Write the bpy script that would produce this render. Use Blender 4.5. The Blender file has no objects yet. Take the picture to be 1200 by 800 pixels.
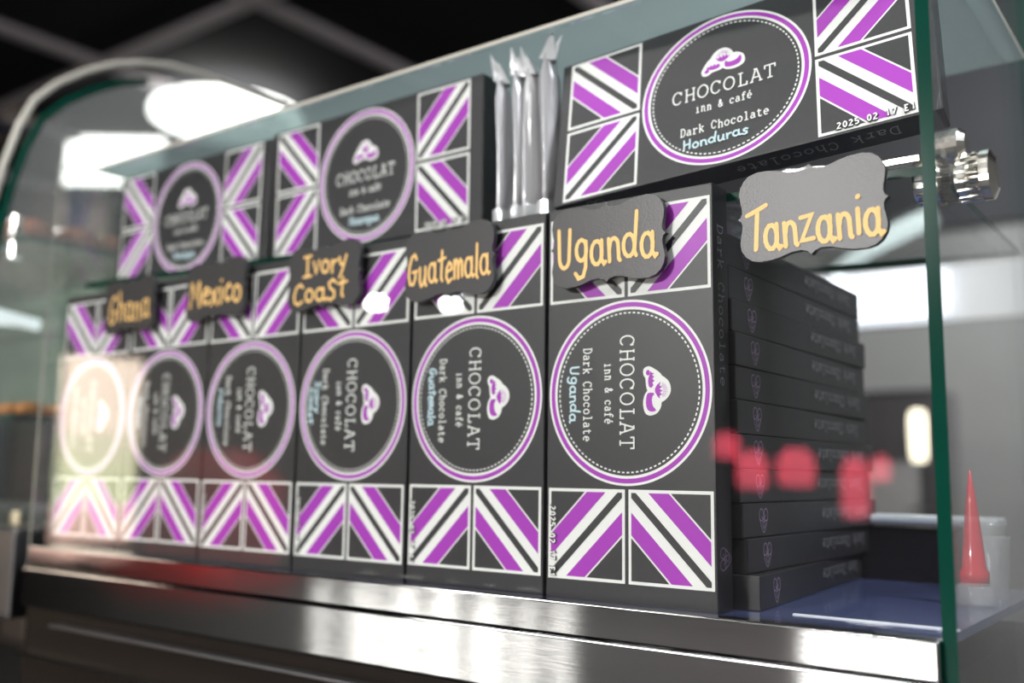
import bpy, math, random
from mathutils import Matrix, Vector
import mathutils.geometry as mg
random.seed(7)
S = 0.075                      # one layout unit is the 75 mm width of a printed flag pair
PI = math.pi
SC = bpy.context.scene
COL = SC.collection

# ------------------------------------------------------------------ camera, world, lights
cam_d = bpy.data.cameras.new('camera')
cam = bpy.data.objects.new('camera', cam_d); COL.objects.link(cam); SC.camera = cam
RX = Vector((0.8006809, 0.5989439, 0.0132794))
FW = Vector((-0.5950168, 0.7924596, 0.1340250))
UP = Vector((0.0697501, -0.1152127, 0.9908890))
CP = Vector((3.17516, -4.59283, 0.55754))
m = Matrix.Identity(4)
for i in range(3):
    m[i][0] = RX[i]; m[i][1] = UP[i]; m[i][2] = -FW[i]; m[i][3] = CP[i] * S
cam.matrix_world = m
cam_d.sensor_width = 36; cam_d.lens = 34.654; cam_d.clip_start = 0.01; cam_d.clip_end = 60
cam_d.dof.use_dof = True
cam_d.dof.focus_distance = 5.0 * S
cam_d.dof.aperture_fstop = 5.0
SC.view_settings.view_transform = 'Standard'
SC.view_settings.look = 'None'
SC.view_settings.gamma = 1
SC.view_settings.exposure = 0.86
SC.cycles.max_bounces = 10
SC.cycles.transparent_max_bounces = 24
SC.cycles.glossy_bounces = 6
SC.cycles.sample_clamp_indirect = 6

w = bpy.data.worlds.new('world'); SC.world = w; w.use_nodes = True
w.node_tree.nodes['Background'].inputs[0].default_value = (0.75, 0.8, 0.9, 1)
w.node_tree.nodes['Background'].inputs[1].default_value = 0.14

def area(name, loc, target, sx, sy, radiance, color=(1, 1, 1)):
    d = bpy.data.lights.new(name, 'AREA'); d.shape = 'RECTANGLE'
    d.size = sx * S; d.size_y = sy * S
    d.energy = radiance * PI * sx * sy * S * S; d.color = color
    o = bpy.data.objects.new(name, d); COL.objects.link(o)
    o.location = Vector(loc) * S
    o.rotation_euler = (Vector(target) - Vector(loc)).to_track_quat('-Z', 'Y').to_euler()
    return o
# main lamp of the shop, high behind the viewer
area('key_lamp', (-7.6, -27.6, 9.7), (-0.5, 0, 1.2), 3.0, 2.2, 172, (1.0, 0.985, 0.96))
# two small downlights mirrored in the front pane
area('downlight', (-22.26, -20.98, 6.75), (-0.5, 0, 1), 0.52, 0.27, 230)
area('downlight', (-19.96, -22.50, 6.76), (-0.5, 0, 1), 0.52, 0.27, 230)
# unseen light added to brighten the kitchen wall behind the case
area('back_fill', (2, 27, 20), (0, 44, 2), 12, 6, 13, (0.95, 0.97, 1.0))
# unseen light added to brighten the flat stack and the red nozzle
area('side_fill', (9, -2, 10), (1.6, 2.2, 0.3), 3, 3, 30, (0.93, 0.96, 1.0))
# unseen light added to brighten the sweets in the arched case
area('dome_fill', (-10.5, 1.2, 5.0), (-10.5, 1.6, 0), 1.1, 0.35, 150, (1.0, 0.97, 0.9))
# unseen long light added for bright lines along the ledge edges
area('ledge_edge_fill', (-4, -14, 18), (-1.5, 0, 0), 30, 1.2, 12, (1.0, 0.98, 0.95))
# unseen light added above the right end to brighten the top glass
area('top_glass_fill', (1.6, 2.6, 9), (1, 1.5, 3), 1.5, 1.5, 21, (0.95, 0.98, 1.0))
# unseen light added to brighten the reflecting partition behind the viewer
area('reflector_fill', (-22, -22, 12), (-22, -34, -6), 16, 3, 13, (0.95, 0.97, 1.0))

# ------------------------------------------------------------------ materials
def mat(name, color, rough=0.5, metal=0.0, spec=0.5, noise=None, bump=None, emit=None, coat=0, trans=0, ior=1.45, aniso=0, alpha=1):
    M_ = bpy.data.materials.new(name); M_.use_nodes = True
    nt = M_.node_tree; b = nt.nodes['Principled BSDF']
    b.inputs['Base Color'].default_value = (*color, 1)
    b.inputs['Roughness'].default_value = rough
    b.inputs['Metallic'].default_value = metal
    b.inputs['Specular IOR Level'].default_value = spec
    b.inputs['Coat Weight'].default_value = coat
    b.inputs['Transmission Weight'].default_value = trans
    b.inputs['IOR'].default_value = ior
    b.inputs['Anisotropic'].default_value = aniso
    b.inputs['Alpha'].default_value = alpha
    tc = nt.nodes.new('ShaderNodeTexCoord')
    if noise:
        sc, amt, stretch = noise
        mp = nt.nodes.new('ShaderNodeMapping'); mp.inputs['Scale'].default_value = stretch
        n = nt.nodes.new('ShaderNodeTexNoise'); n.inputs['Scale'].default_value = sc; n.inputs['Detail'].default_value = 4
        nt.links.new(tc.outputs['Object'], mp.inputs[0]); nt.links.new(mp.outputs[0], n.inputs['Vector'])
        r = nt.nodes.new('ShaderNodeMix'); r.data_type = 'RGBA'
        r.inputs[6].default_value = (*[c * (1 - amt) for c in color], 1)
        r.inputs[7].default_value = (*[min(1, c * (1 + amt)) for c in color], 1)
        nt.links.new(n.outputs['Fac'], r.inputs[0]); nt.links.new(r.outputs[2], b.inputs['Base Color'])
    if bump:
        sc, st, stretch = bump
        mp = nt.nodes.new('ShaderNodeMapping'); mp.inputs['Scale'].default_value = stretch
        n = nt.nodes.new('ShaderNodeTexNoise'); n.inputs['Scale'].default_value = sc; n.inputs['Detail'].default_value = 3
        nt.links.new(tc.outputs['Object'], mp.inputs[0]); nt.links.new(mp.outputs[0], n.inputs['Vector'])
        bp = nt.nodes.new('ShaderNodeBump'); bp.inputs['Strength'].default_value = st; bp.inputs['Distance'].default_value = 0.001
        nt.links.new(n.outputs['Fac'], bp.inputs['Height']); nt.links.new(bp.outputs[0], b.inputs['Normal'])
    if emit:
        b.inputs['Emission Color'].default_value = (*emit[0], 1)
        b.inputs['Emission Strength'].default_value = emit[1]
    return M_

def pane_mat(name, tint, rough=0.0, ior=1.5, glosscol=(1, 1, 1), haze=0.0, hazecol=(1, 1, 1), through=False):
    """flat glass that lets light straight through and mirrors by Fresnel"""
    M_ = bpy.data.materials.new(name); M_.use_nodes = True
    nt = M_.node_tree; nt.nodes.clear()
    out = nt.nodes.new('ShaderNodeOutputMaterial')
    tr = nt.nodes.new('ShaderNodeBsdfTransparent'); tr.inputs[0].default_value = (*tint, 1)
    gl = nt.nodes.new('ShaderNodeBsdfGlossy'); gl.inputs['Roughness'].default_value = rough
    gl.inputs['Color'].default_value = (*glosscol, 1)
    lw = nt.nodes.new('ShaderNodeLayerWeight'); lw.inputs[0].default_value = 0.5   # Schlick, the same from both sides
    pw_ = nt.nodes.new('ShaderNodeMath'); pw_.operation = 'POWER'; pw_.inputs[1].default_value = 5
    fr = nt.nodes.new('ShaderNodeMath'); fr.operation = 'MULTIPLY_ADD'
    f0 = ((ior - 1) / (ior + 1)) ** 2; fr.inputs[1].default_value = 1 - f0; fr.inputs[2].default_value = f0
    nt.links.new(lw.outputs['Facing'], pw_.inputs[0]); nt.links.new(pw_.outputs[0], fr.inputs[0])
    mx = nt.nodes.new('ShaderNodeMixShader')
    nt.links.new(fr.outputs[0], mx.inputs[0]); nt.links.new(tr.outputs[0], mx.inputs[1]); nt.links.new(gl.outputs[0], mx.inputs[2])
    last = mx
    if haze and through:
        tl = nt.nodes.new('ShaderNodeBsdfTranslucent'); tl.inputs[0].default_value = (*hazecol, 1)
        m3 = nt.nodes.new('ShaderNodeMixShader'); m3.inputs[0].default_value = haze
        nt.links.new(mx.outputs[0], m3.inputs[1]); nt.links.new(tl.outputs[0], m3.inputs[2]); last = m3
    elif haze:
        df = nt.nodes.new('ShaderNodeBsdfDiffuse'); df.inputs[0].default_value = (*hazecol, 1)
        m2 = nt.nodes.new('ShaderNodeMixShader'); m2.inputs[0].default_value = haze
        nt.links.new(mx.outputs[0], m2.inputs[1]); nt.links.new(df.outputs[0], m2.inputs[2]); last = m2
    nt.links.new(last.outputs[0], out.inputs[0])
    return M_

U3 = (1, 1, 1)
CARD = mat('black_card', (0.030, 0.029, 0.032), 0.38, spec=0.6, noise=(900, 0.25, U3), bump=(2500, 0.12, U3))
INKW = mat('white_ink', (0.90, 0.90, 0.88), 0.45)
INKP = mat('purple_ink', (0.41, 0.040, 0.50), 0.42)
INKV = mat('violet_varnish', (0.34, 0.25, 0.36), 0.35)
INKG = mat('grey_varnish', (0.34, 0.33, 0.35), 0.35)
CHALK = mat('pale_blue_marker', (0.66, 0.84, 0.92), 0.6)
SLATE = mat('slate_paint', (0.016, 0.016, 0.017), 0.39, spec=0.72, noise=(1800, 0.4, U3), bump=(1600, 0.08, U3))
GOLD = mat('gold_marker', (0.86, 0.54, 0.19), 0.5)
STEEL = mat('brushed_steel', (0.60, 0.60, 0.60), 0.05, 1.0, noise=(60, 0.18, (0.5, 20, 220)), bump=(60, 0.026, (0.3, 30, 300)))
STEELD = mat('dark_steel', (0.20, 0.20, 0.205), 0.4, 1.0, noise=(30, 0.2, U3))
CHROME = mat('chrome', (0.92, 0.90, 0.84), 0.20, 1.0)
FLOORM = mat('blue_grey_case_floor', (0.10, 0.125, 0.29), 0.15, 0.0, spec=0.9, coat=0.5, noise=(20, 0.2, U3))
GLASS = pane_mat('clear_glass', (0.975, 0.985, 0.98))
EDGE = mat('green_glass_edge', (0.001, 0.040, 0.026), 0.2, spec=0.06, noise=(12, 0.9, (1, 1, 1)))
GREENP = mat('grey_green_haze', (0.13, 0.165, 0.135), 0.5, noise=(14, 0.4, U3))
RIM = pane_mat('clear_rim', (0.9, 0.95, 0.93))
BEIGE = mat('pale_glass_rim', (0.50, 0.48, 0.42), 0.3)
EDGEL = mat('pale_glass_edge', (0.17, 0.18, 0.165), 0.25, spec=0.8)
TOPG = pane_mat('top_glass', (0.45, 0.52, 0.52), 0.15, 1.6, haze=0.38, hazecol=(0.52, 0.57, 0.575), through=True)  # translucent haze stands in for reflections on the underside of the glass
WOOD = mat('dark_stained_wood', (0.010, 0.007, 0.005), 0.45, spec=0.2, noise=(12, 0.5, (1, 12, 12)), bump=(20, 0.1, (1, 14, 14)))
BLACK = mat('black_paint', (0.004, 0.004, 0.005), 0.6)
DARK = mat('dark_plastic', (0.018, 0.014, 0.018), 0.35, noise=(15, 0.4, U3))
WHITEP = mat('white_laminate', (0.80, 0.82, 0.86), 0.3, noise=(10, 0.05, U3))
WALLM = mat('grey_wall_paint', (0.33, 0.33, 0.32), 0.7, noise=(3, 0.12, U3))
WALLD = mat('dark_wall_paint', (0.05, 0.05, 0.055), 0.7, noise=(3, 0.2, U3))
CEILM = mat('black_ceiling_paint', (0.006, 0.006, 0.009), 0.9, noise=(4, 0.2, U3))
BATTEN = mat('grey_metal_batten', (0.55, 0.50, 0.52), 0.6, noise=(10, 0.1, U3))
COLUMN = mat('brown_grey_column', (0.6, 0.48, 0.40), 0.6, noise=(6, 0.2, U3))
BLUEP = mat('blue_paint', (0.03, 0.03, 0.13), 0.5, noise=(6, 0.2, U3))
FLOORT = mat('floor_tile', (0.05, 0.048, 0.046), 0.5, noise=(5, 0.2, U3))
CHOC = mat('milk_chocolate', (0.26, 0.085, 0.04), 0.4, noise=(60, 0.4, U3), bump=(120, 0.4, U3))
ORANGE = mat('orange_peel', (0.72, 0.27, 0.04), 0.45, noise=(90, 0.4, U3))
REDP = mat('red_plastic', (0.80, 0.02, 0.05), 0.25, coat=0.4, noise=(30, 0.1, U3))
CREAM = mat('cream_card', (0.75, 0.66, 0.45), 0.6, noise=(30, 0.1, U3))
FILM = mat('clear_film', (0.62, 0.60, 0.63), 0.2, 0.15, spec=1.0, coat=1.0, trans=0.0, alpha=0.8, bump=(90, 1.0, (1, 1, 0.25)))
FILMS = mat('crimped_film', (0.92, 0.92, 0.95), 0.14, 0.25, spec=1.0, coat=0.8, alpha=0.85, bump=(300, 0.6, U3))
CLEARP = mat('clear_plastic', (0.72, 0.72, 0.74), 0.12, spec=0.9, alpha=0.30, bump=(60, 1.0, U3))
LAMPW = mat('white_lamp_glow', (0.9, 0.9, 0.9), 0.5, emit=((1.0, 1.0, 0.95), 3.2))
LAMPB = mat('cool_tube_glow', (0.9, 0.9, 0.9), 0.5, emit=((0.82, 0.88, 1.0), 1.35))
LAMPD = mat('dim_tube_glow', (0.7, 0.8, 0.8), 0.5, emit=((0.75, 0.86, 0.86), 0.75))
LAMPY = mat('warm_lamp_glow', (0.9, 0.85, 0.7), 0.5, emit=((1.0, 0.90, 0.68), 1.3))
GLOWR = mat('red_reflection_glow', (0.8, 0.05, 0.1), 0.5, emit=((1.0, 0.11, 0.17), 3.3))
GLOWR2 = mat('dull_red_reflection_glow', (0.6, 0.03, 0.05), 0.5, emit=((1.0, 0.12, 0.10), 0.11))
SKYG = mat('bright_outdoor_view', (0.5, 0.5, 0.5), 0.5, emit=((1.0, 0.80, 0.64), 4.0))
GARDEN = mat('sunlit_garden_view', (0.5, 0.5, 0.5), 0.5, emit=((0.72, 0.75, 0.30), 3.1))
PATIO = mat('sunlit_paving_view', (0.5, 0.5, 0.5), 0.5, emit=((1.0, 0.62, 0.50), 2.6))
STREAKG = mat('streak_panel_glow', (0.5, 0.5, 0.5), 0.5, emit=((1.0, 0.98, 0.92), 3.2))
STREAKW = mat('bright_streak_panel_glow', (0.5, 0.5, 0.5), 0.5, emit=((1.0, 0.98, 0.94), 8.0))
def graded(M_, c0, c1, z0, z1):
    """vary what is seen through a lit window from low to high"""
    nt = M_.node_tree; b = nt.nodes['Principled BSDF']
    tc = nt.nodes.new('ShaderNodeTexCoord'); n = nt.nodes.new('ShaderNodeTexNoise'); n.inputs['Scale'].default_value = 3.0
    sp = nt.nodes.new('ShaderNodeSeparateXYZ'); nt.links.new(tc.outputs['Object'], sp.inputs[0]); nt.links.new(tc.outputs['Object'], n.inputs['Vector'])
    mr = nt.nodes.new('ShaderNodeMapRange'); mr.inputs[1].default_value = z0; mr.inputs[2].default_value = z1
    ad = nt.nodes.new('ShaderNodeMath'); ad.operation = 'MULTIPLY_ADD'; ad.inputs[1].default_value = 0.25
    nt.links.new(n.outputs['Fac'], ad.inputs[0]); nt.links.new(sp.outputs[2], ad.inputs[2]); nt.links.new(ad.outputs[0], mr.inputs[0])
    mx = nt.nodes.new('ShaderNodeMix'); mx.data_type = 'RGBA'
    mx.inputs[6].default_value = (*c0, 1); mx.inputs[7].default_value = (*c1, 1)
    nt.links.new(mr.outputs[0], mx.inputs[0]); nt.links.new(mx.outputs[2], b.inputs['Emission Color'])
graded(GARDEN, (0.62, 0.74, 0.34), (1.0, 0.90, 0.66), 0.02, 0.26)

# ------------------------------------------------------------------ mesh helpers (layout units in, metres out)
class MB:
    def __init__(s): s.v = []; s.f = []; s.m = []; s.mats = []
    def mi(s, m_):
        if m_ not in s.mats: s.mats.append(m_)
        return s.mats.index(m_)
    def add(s, vs, fs, m_):
        k = len(s.v); i = s.mi(m_); s.v += [tuple(p) for p in vs]
        for f in fs: s.f.append([k + a for a in f]); s.m.append(i)
    def box(s, a, b, m_, M=None):
        x0, y0, z0 = a; x1, y1, z1 = b
        vs = [(x, y, z) for z in (z0, z1) for y in (y0, y1) for x in (x0, x1)]
        if M: vs = [M @ Vector(p) for p in vs]
        s.add(vs, [(0, 2, 3, 1), (4, 5, 7, 6), (0, 1, 5, 4), (2, 6, 7, 3), (0, 4, 6, 2), (1, 3, 7, 5)], m_)
    def poly(s, pts, y, m_, flip=False):
        """flat polygon (x,z) in the plane y, seen from -y"""
        tri = mg.tessellate_polygon([[Vector((p[0], p[1], 0)) for p in pts]])
        ar = sum(pts[i][0] * pts[(i + 1) % len(pts)][1] - pts[(i + 1) % len(pts)][0] * pts[i][1] for i in range(len(pts)))
        fs = []
        for a, b, c in tri:
            pa, pb, pc = pts[a], pts[b], pts[c]
            cr = (pb[0] - pa[0]) * (pc[1] - pa[1]) - (pc[0] - pa[0]) * (pb[1] - pa[1])
            if abs(cr) < 1e-12: continue
            fs.append((a, b, c) if cr > 0 else (a, c, b))
        s.add([(p[0], y, p[1]) for p in pts], fs, m_)
    def ring(s, cx, cz, r0, r1, y, m_, n=96, a0=0, a1=2 * PI):
        vs = []
        full = abs(a1 - a0 - 2 * PI) < 1e-6
        k = n if full else n + 1
        for i in range(k):
            a = a0 + (a1 - a0) * i / n
            vs += [(cx + r0 * math.cos(a), y, cz + r0 * math.sin(a)), (cx + r1 * math.cos(a), y, cz + r1 * math.sin(a))]
        s.add(vs, [(2 * i, 2 * i + 1, 2 * ((i + 1) % k) + 1, 2 * ((i + 1) % k)) for i in range(n)], m_)
    def stroke(s, pts, wd, y, m_, cap=True):
        """ribbon of width wd along (x,z) points in the plane y"""
        h = wd / 2; P = [pts[0]]
        for p in pts[1:]:
            if math.hypot(p[0] - P[-1][0], p[1] - P[-1][1]) > 1e-6: P.append(p)
        n = len(P); vs = []; s.lay = getattr(s, 'lay', 0) + 0.0002
        y -= s.lay % 0.006
        for i in range(n):
            d0 = (P[i][0] - P[max(i - 1, 0)][0], P[i][1] - P[max(i - 1, 0)][1]); d1 = (P[min(i + 1, n - 1)][0] - P[i][0], P[min(i + 1, n - 1)][1] - P[i][1])
            if i == 0: d0 = d1
            if i == n - 1: d1 = d0
            l0 = math.hypot(*d0); l1 = math.hypot(*d1)
            n0 = (-d0[1] / l0, d0[0] / l0); n1 = (-d1[1] / l1, d1[0] / l1)
            mx, mz = n0[0] + n1[0], n0[1] + n1[1]; L = math.hypot(mx, mz)
            if L < 0.5: mx, mz, L = n1[0], n1[1], 1; k = 1
            else: k = min(1.6, 1 / max(0.4, (mx * n1[0] + mz * n1[1]) / L))
            mx = mx / L * h * k; mz = mz / L * h * k; yy = y - 0.00006 * i
            vs += [(P[i][0] - mx, yy, P[i][1] - mz), (P[i][0] + mx, yy, P[i][1] + mz)]
        s.add(vs, [(2 * i, 2 * i + 2, 2 * i + 3, 2 * i + 1) for i in range(n - 1)], m_)
        if cap:
            for q, p in enumerate((pts[0], pts[-1])):
                s.poly([(p[0] + h * math.cos(k * PI / 4), p[1] + h * math.sin(k * PI / 4)) for k in range(8)], y - 0.0012 - 0.0006 * q, m_)
    def tube(s, path, r, m_, n=8, closed=False):
        P = [Vector(p) for p in path]; k0 = len(P); rings = []
        for i, p in enumerate(P):
            t = (P[min(i + 1, k0 - 1)] - P[max(i - 1, 0)]).normalized()
            a = t.cross(Vector((0.3, 0.5, 0.81))).normalized(); b = t.cross(a)
            rr = r[i] if isinstance(r, (list, tuple)) else r
            rings.append([p + (a * math.cos(2 * PI * j / n) + b * math.sin(2 * PI * j / n)) * rr for j in range(n)])
        vs = [q for r_ in rings for q in r_]
        fs = [(i * n + j, i * n + (j + 1) % n, (i + 1) * n + (j + 1) % n, (i + 1) * n + j) for i in range(k0 - 1) for j in range(n)]
        fs += [tuple(range(n - 1, -1, -1)), tuple((k0 - 1) * n + j for j in range(n))]
        s.add(vs, fs, m_)
    def lathe(s, prof, m_, c=(0, 0, 0), axis='z', n=24):
        vs = []
        for r, h in prof:
            for j in range(n):
                a = 2 * PI * j / n; p = (r * math.cos(a), r * math.sin(a), h)
                if axis == 'x': p = (p[2], p[0], p[1])
                if axis == 'y': p = (p[0], p[2], p[1])
                vs.append((c[0] + p[0], c[1] + p[1], c[2] + p[2]))
        k = len(prof)
        fs = [(i * n + j, i * n + (j + 1) % n, (i + 1) * n + (j + 1) % n, (i + 1) * n + j) for i in range(k - 1) for j in range(n)]
        fs += [tuple(range(n)), tuple((k - 1) * n + j for j in range(n))]
        s.add(vs, fs, m_)
    def extr(s, pts, y0, y1, m_, ms=None):
        """prism of an (x,z) outline between y0 (front) and y1"""
        n = len(pts); s.poly(pts, y0, m_)
        ar = sum(pts[i][0] * pts[(i + 1) % n][1] - pts[(i + 1) % n][0] * pts[i][1] for i in range(n))
        vs = [(p[0], y0, p[1]) for p in pts] + [(p[0], y1, p[1]) for p in pts]
        fs = [(i, n + i, n + (i + 1) % n, (i + 1) % n) for i in range(n)]
        if ar < 0: fs = [f[::-1] for f in fs]
        s.add(vs, fs, ms or m_)
        k = len(s.f); s.poly(pts, y1, m_)
        s.f[k:] = [f[::-1] for f in s.f[k:]]
    def mesh(s, name, smooth=False, bevel=0):
        me = bpy.data.meshes.new(name)
        me.from_pydata([(x * S, y * S, z * S) for x, y, z in s.v], [], s.f)
        for m_ in s.mats: me.materials.append(m_)
        me.polygons.foreach_set('material_index', s.m)
        if smooth: me.polygons.foreach_set('use_smooth', [True] * len(s.f))
        me.update(); return me
def link(name, me, parent=None, loc=None, rot=None):
    o = bpy.data.objects.new(name, me); COL.objects.link(o)
    if parent: o.parent = parent
    if loc: o.location = Vector(loc) * S
    if rot: o.rotation_euler = rot
    return o
def obj(name, mb, parent=None, loc=None, rot=None, smooth=False, bevel=0, seg=2):
    o = link(name, mb.mesh(name, smooth), parent, loc, rot)
    if bevel:
        b = o.modifiers.new('bevel', 'BEVEL'); b.width = bevel * S; b.segments = seg; b.limit_method = 'ANGLE'; b.angle_limit = 0.6
    return o
def tag(o, label, cat, group=None, kind=None):
    o['label'] = label; o['category'] = cat
    if group: o['group'] = group
    if kind: o['kind'] = kind
    return o
def empty(name, loc=(0, 0, 0), rot=None):
    o = bpy.data.objects.new(name, None); COL.objects.link(o); o.location = Vector(loc) * S
    if rot: o.rotation_euler = rot
    return o
def struct(name, mb, **k):
    o = obj(name, mb, **k); o['kind'] = 'structure'; return o

# ------------------------------------------------------------------ stroke alphabets
def arc(cx, cz, rx, rz, a0, a1, n=10):
    return [(cx + rx * math.cos(math.radians(a0 + (a1 - a0) * i / n)), cz + rz * math.sin(math.radians(a0 + (a1 - a0) * i / n))) for i in range(n + 1)]
def ser(x, z, h=0.13): return [(x - h, z), (x + h, z)]
X = 0.66
SLAB = {
 'C': [arc(.5, .5, .38, .5, 38, 322, 16), [(.82, .97), (.82, .72)]],
 'H': [[(.2, 0), (.2, 1)], [(.8, 0), (.8, 1)], [(.2, .52), (.8, .52)], ser(.2, 0), ser(.2, 1), ser(.8, 0), ser(.8, 1)],
 'O': [arc(.5, .5, .42, .5, 0, 360, 20)],
 'L': [[(.35, 1), (.35, 0)], [(.15, 0), (.85, 0), (.85, .27)], ser(.35, 1, .2)],
 'A': [[(.14, 0), (.46, 1), (.54, 1), (.86, 0)], [(.26, .34), (.74, .34)], ser(.14, 0, .14), ser(.86, 0, .14), [(.3, 1), (.54, 1)]],
 'T': [[(.1, .74), (.1, 1), (.9, 1), (.9, .74)], [(.5, 1), (.5, 0)], ser(.5, 0, .2)],
 'D': [[(.2, 0), (.2, 1)], [(.06, 1), (.45, 1)] + arc(.45, .5, .42, .5, 90, -90, 10) + [(.06, 0)]],
 'i': [[(.25, X), (.5, X), (.5, 0)], [(.2, 0), (.8, 0)], [(.48, .92), (.52, .92)]],
 'n': [[(.08, X), (.25, X), (.25, 0)], [(.25, .45)] + arc(.52, .42, .24, .24, 140, 0, 6) + [(.76, 0)], ser(.25, 0, .16), ser(.76, 0, .16)],
 'c': [arc(.5, X / 2, .34, X / 2, 40, 320, 12), [(.78, X - .02), (.78, .45)]],
 'a': [[(.2, .58)] + arc(.48, .44, .25, .22, 125, 0, 6) + [(.73, .08), (.9, 0)], [(.73, .38), (.4, .38)] + arc(.4, .19, .24, .19, 90, 270, 8) + [(.55, .02), (.73, .15)]],
 'f': [[(.85, .88), (.75, 1), (.55, 1), (.42, .85), (.42, 0)], [(.15, X), (.78, X)], [(.15, 0), (.72, 0)]],
 'e': [[(.16, .35), (.84, .35)] + arc(.5, X / 2, .34, X / 2, 5, 310, 14)],
 'r': [[(.1, X), (.3, X), (.3, 0)], [(.3, .42), (.5, .62), (.7, X), (.86, .55)], [(.08, 0), (.6, 0)]],
 'k': [[(.06, 1), (.22, 1), (.22, 0)], [(.22, .28), (.75, X)], [(.4, .4), (.82, 0)], ser(.22, 0, .14), [(.6, X), (.9, X)], [(.68, 0), (.95, 0)]],
 'h': [[(.06, 1), (.22, 1), (.22, 0)], [(.22, .45)] + arc(.5, .42, .26, .24, 140, 0, 6) + [(.76, 0)], ser(.22, 0, .15), ser(.76, 0, .15)],
 'o': [arc(.5, X / 2, .36, X / 2, 0, 360, 14)],
 'l': [[(.22, 1), (.5, 1), (.5, 0)], [(.18, 0), (.82, 0)]],
 't': [[(.38, .92), (.38, .15), (.5, 0), (.68, 0), (.84, .1)], [(.12, X), (.76, X)]],
 '&': [[(.9, .45), (.55, .02), (.3, .02), (.16, .2), (.25, .4), (.55, .6), (.6, .8), (.45, .92), (.3, .8), (.35, .6), (.88, 0)]],
 ' ': [],
}
SLAB['\u00e9'] = SLAB['e'] + [[(.42, .8), (.66, 1.0)]]
HAND = {  # (strokes, advance)
 'U': ([[(.08, 1), (.1, .3)] + arc(.34, .28, .24, .28, 180, 340, 7) + [(.62, .98)]], .82),
 'g': ([arc(.34, .34, .24, .27, 60, 400, 12), [(.56, .55), (.54, -.1), (.42, -.34), (.2, -.38), (.06, -.24)]], .74),
 'a': ([arc(.32, .3, .25, .3, 50, 400, 12), [(.56, .6), (.54, .12), (.66, .0), (.74, .04)]], .78),
 'n': ([[(.1, .58), (.14, 0)], [(.13, .3)] + arc(.34, .36, .2, .22, 150, 20, 6) + [(.56, .05), (.62, .0)]], .72),
 'd': ([arc(.3, .28, .25, .28, 50, 400, 12), [(.66, 1.1), (.54, .1), (.62, 0)]], .78),
 'G': ([[(.7, .82), (.56, .98), (.34, .92), (.14, .62), (.1, .3), (.22, .04), (.46, .02), (.62, .2), (.64, .42)], [(.4, .42), (.78, .44)]], .88),
 'u': ([[(.1, .6), (.1, .16), (.22, 0), (.4, .08), (.5, .3)], [(.52, .6), (.52, .1), (.62, 0)]], .72),
 't': ([[(.32, .95), (.26, .1), (.36, 0)], [(.04, .66), (.58, .72)]], .56),
 'e': ([[(.1, .32), (.5, .4), (.46, .56), (.3, .62), (.12, .44), (.1, .16), (.26, 0), (.52, .1)]], .62),
 'm': ([[(.08, .58), (.1, 0)], [(.1, .36), (.24, .58), (.36, .5), (.37, 0)], [(.37, .36), (.52, .58), (.64, .5), (.66, .04)]], .80),
 'l': ([[(.16, 1.05), (.12, .1), (.22, 0)]], .34),
 'I': ([[(.3, 1), (.3, .02)], [(.06, 1), (.56, 1.02)], [(.04, 0), (.58, .02)]], .68),
 'v': ([[(.05, .6), (.24, 0), (.46, .62)]], .56),
 'o': ([arc(.32, .3, .24, .3, 90, 450, 12)], .68),
 'r': ([[(.1, .6), (.14, 0)], [(.13, .34), (.28, .56), (.46, .56)]], .54),
 'y': ([[(.06, .6), (.16, .26), (.32, .22)], [(.54, .66), (.3, -.02), (.1, -.4)]], .62),
 'C': ([[(.68, .84), (.5, 1), (.26, .88), (.1, .5), (.16, .12), (.38, 0), (.66, .14)]], .78),
 's': ([[(.5, .54), (.34, .64), (.16, .52), (.2, .38), (.42, .26), (.44, .1), (.26, 0), (.06, .08)]], .60),
 'S': ([[(.56, .84), (.36, 1), (.12, .84), (.2, .6), (.46, .42), (.48, .14), (.24, 0), (.04, .12)]], .68),
 'M': ([[(.06, 0), (.14, .98), (.4, .3), (.66, 1), (.74, 0)]], .88),
 'x': ([[(.08, .58), (.5, 0)], [(.48, .62), (.06, 0)]], .60),
 'i': ([[(.14, .58), (.16, 0)], [(.15, .86), (.18, .88)]], .34),
 'c': ([[(.48, .5), (.32, .62), (.12, .42), (.12, .14), (.28, 0), (.5, .1)]], .58),
 'h': ([[(.14, 1.02), (.12, 0)], [(.13, .32)] + arc(.34, .36, .2, .22, 150, 20, 6) + [(.55, .0)]], .70),
 'z': ([[(.06, .58), (.5, .62), (.08, .02), (.56, .04)]], .66),
 'T': ([[(-.06, .84), (.76, 1.04)], [(.38, .94), (.28, -.04)]], .62),
 'H': ([[(.1, 1), (.1, 0)], [(.6, 1.02), (.58, 0)], [(.1, .5), (.6, .54)]], .78),
 'N': ([[(.08, 0), (.1, 1), (.58, .04), (.6, 1)]], .78),
 ' ': ([], .4),
}
def slab_text(mb, txt, x0, x1, z, h, wd, y, m_, rot=False):
    """typewriter lettering filling x0..x1 on the baseline z"""
    cw = (x1 - x0) / len(txt)
    for i, ch in enumerate(txt):
        for st in SLAB[ch]:
            pts = [(x0 + (i + 0.04 + p[0] * 0.92) * cw, z + p[1] * h) for p in st]
            if rot: pts = [(x0 + x1 - p[0], 2 * z + h - p[1]) for p in pts]
            mb.stroke(pts, wd, y, m_, cap=False)
def hand_text(mb, txt, x0, x1, z, h, wd, y, m_):
    tot = sum(HAND[c][1] for c in txt); k = (x1 - x0) / tot; x = x0
    for i, ch in enumerate(txt):
        st, adv = HAND[ch]; dz = 0.05 * h * math.sin(i * 2.1 + len(txt))
        for q in st: mb.stroke([(x + p[0] * k, z + dz + p[1] * h) for p in q], wd, y, m_)
        x += adv * k

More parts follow.
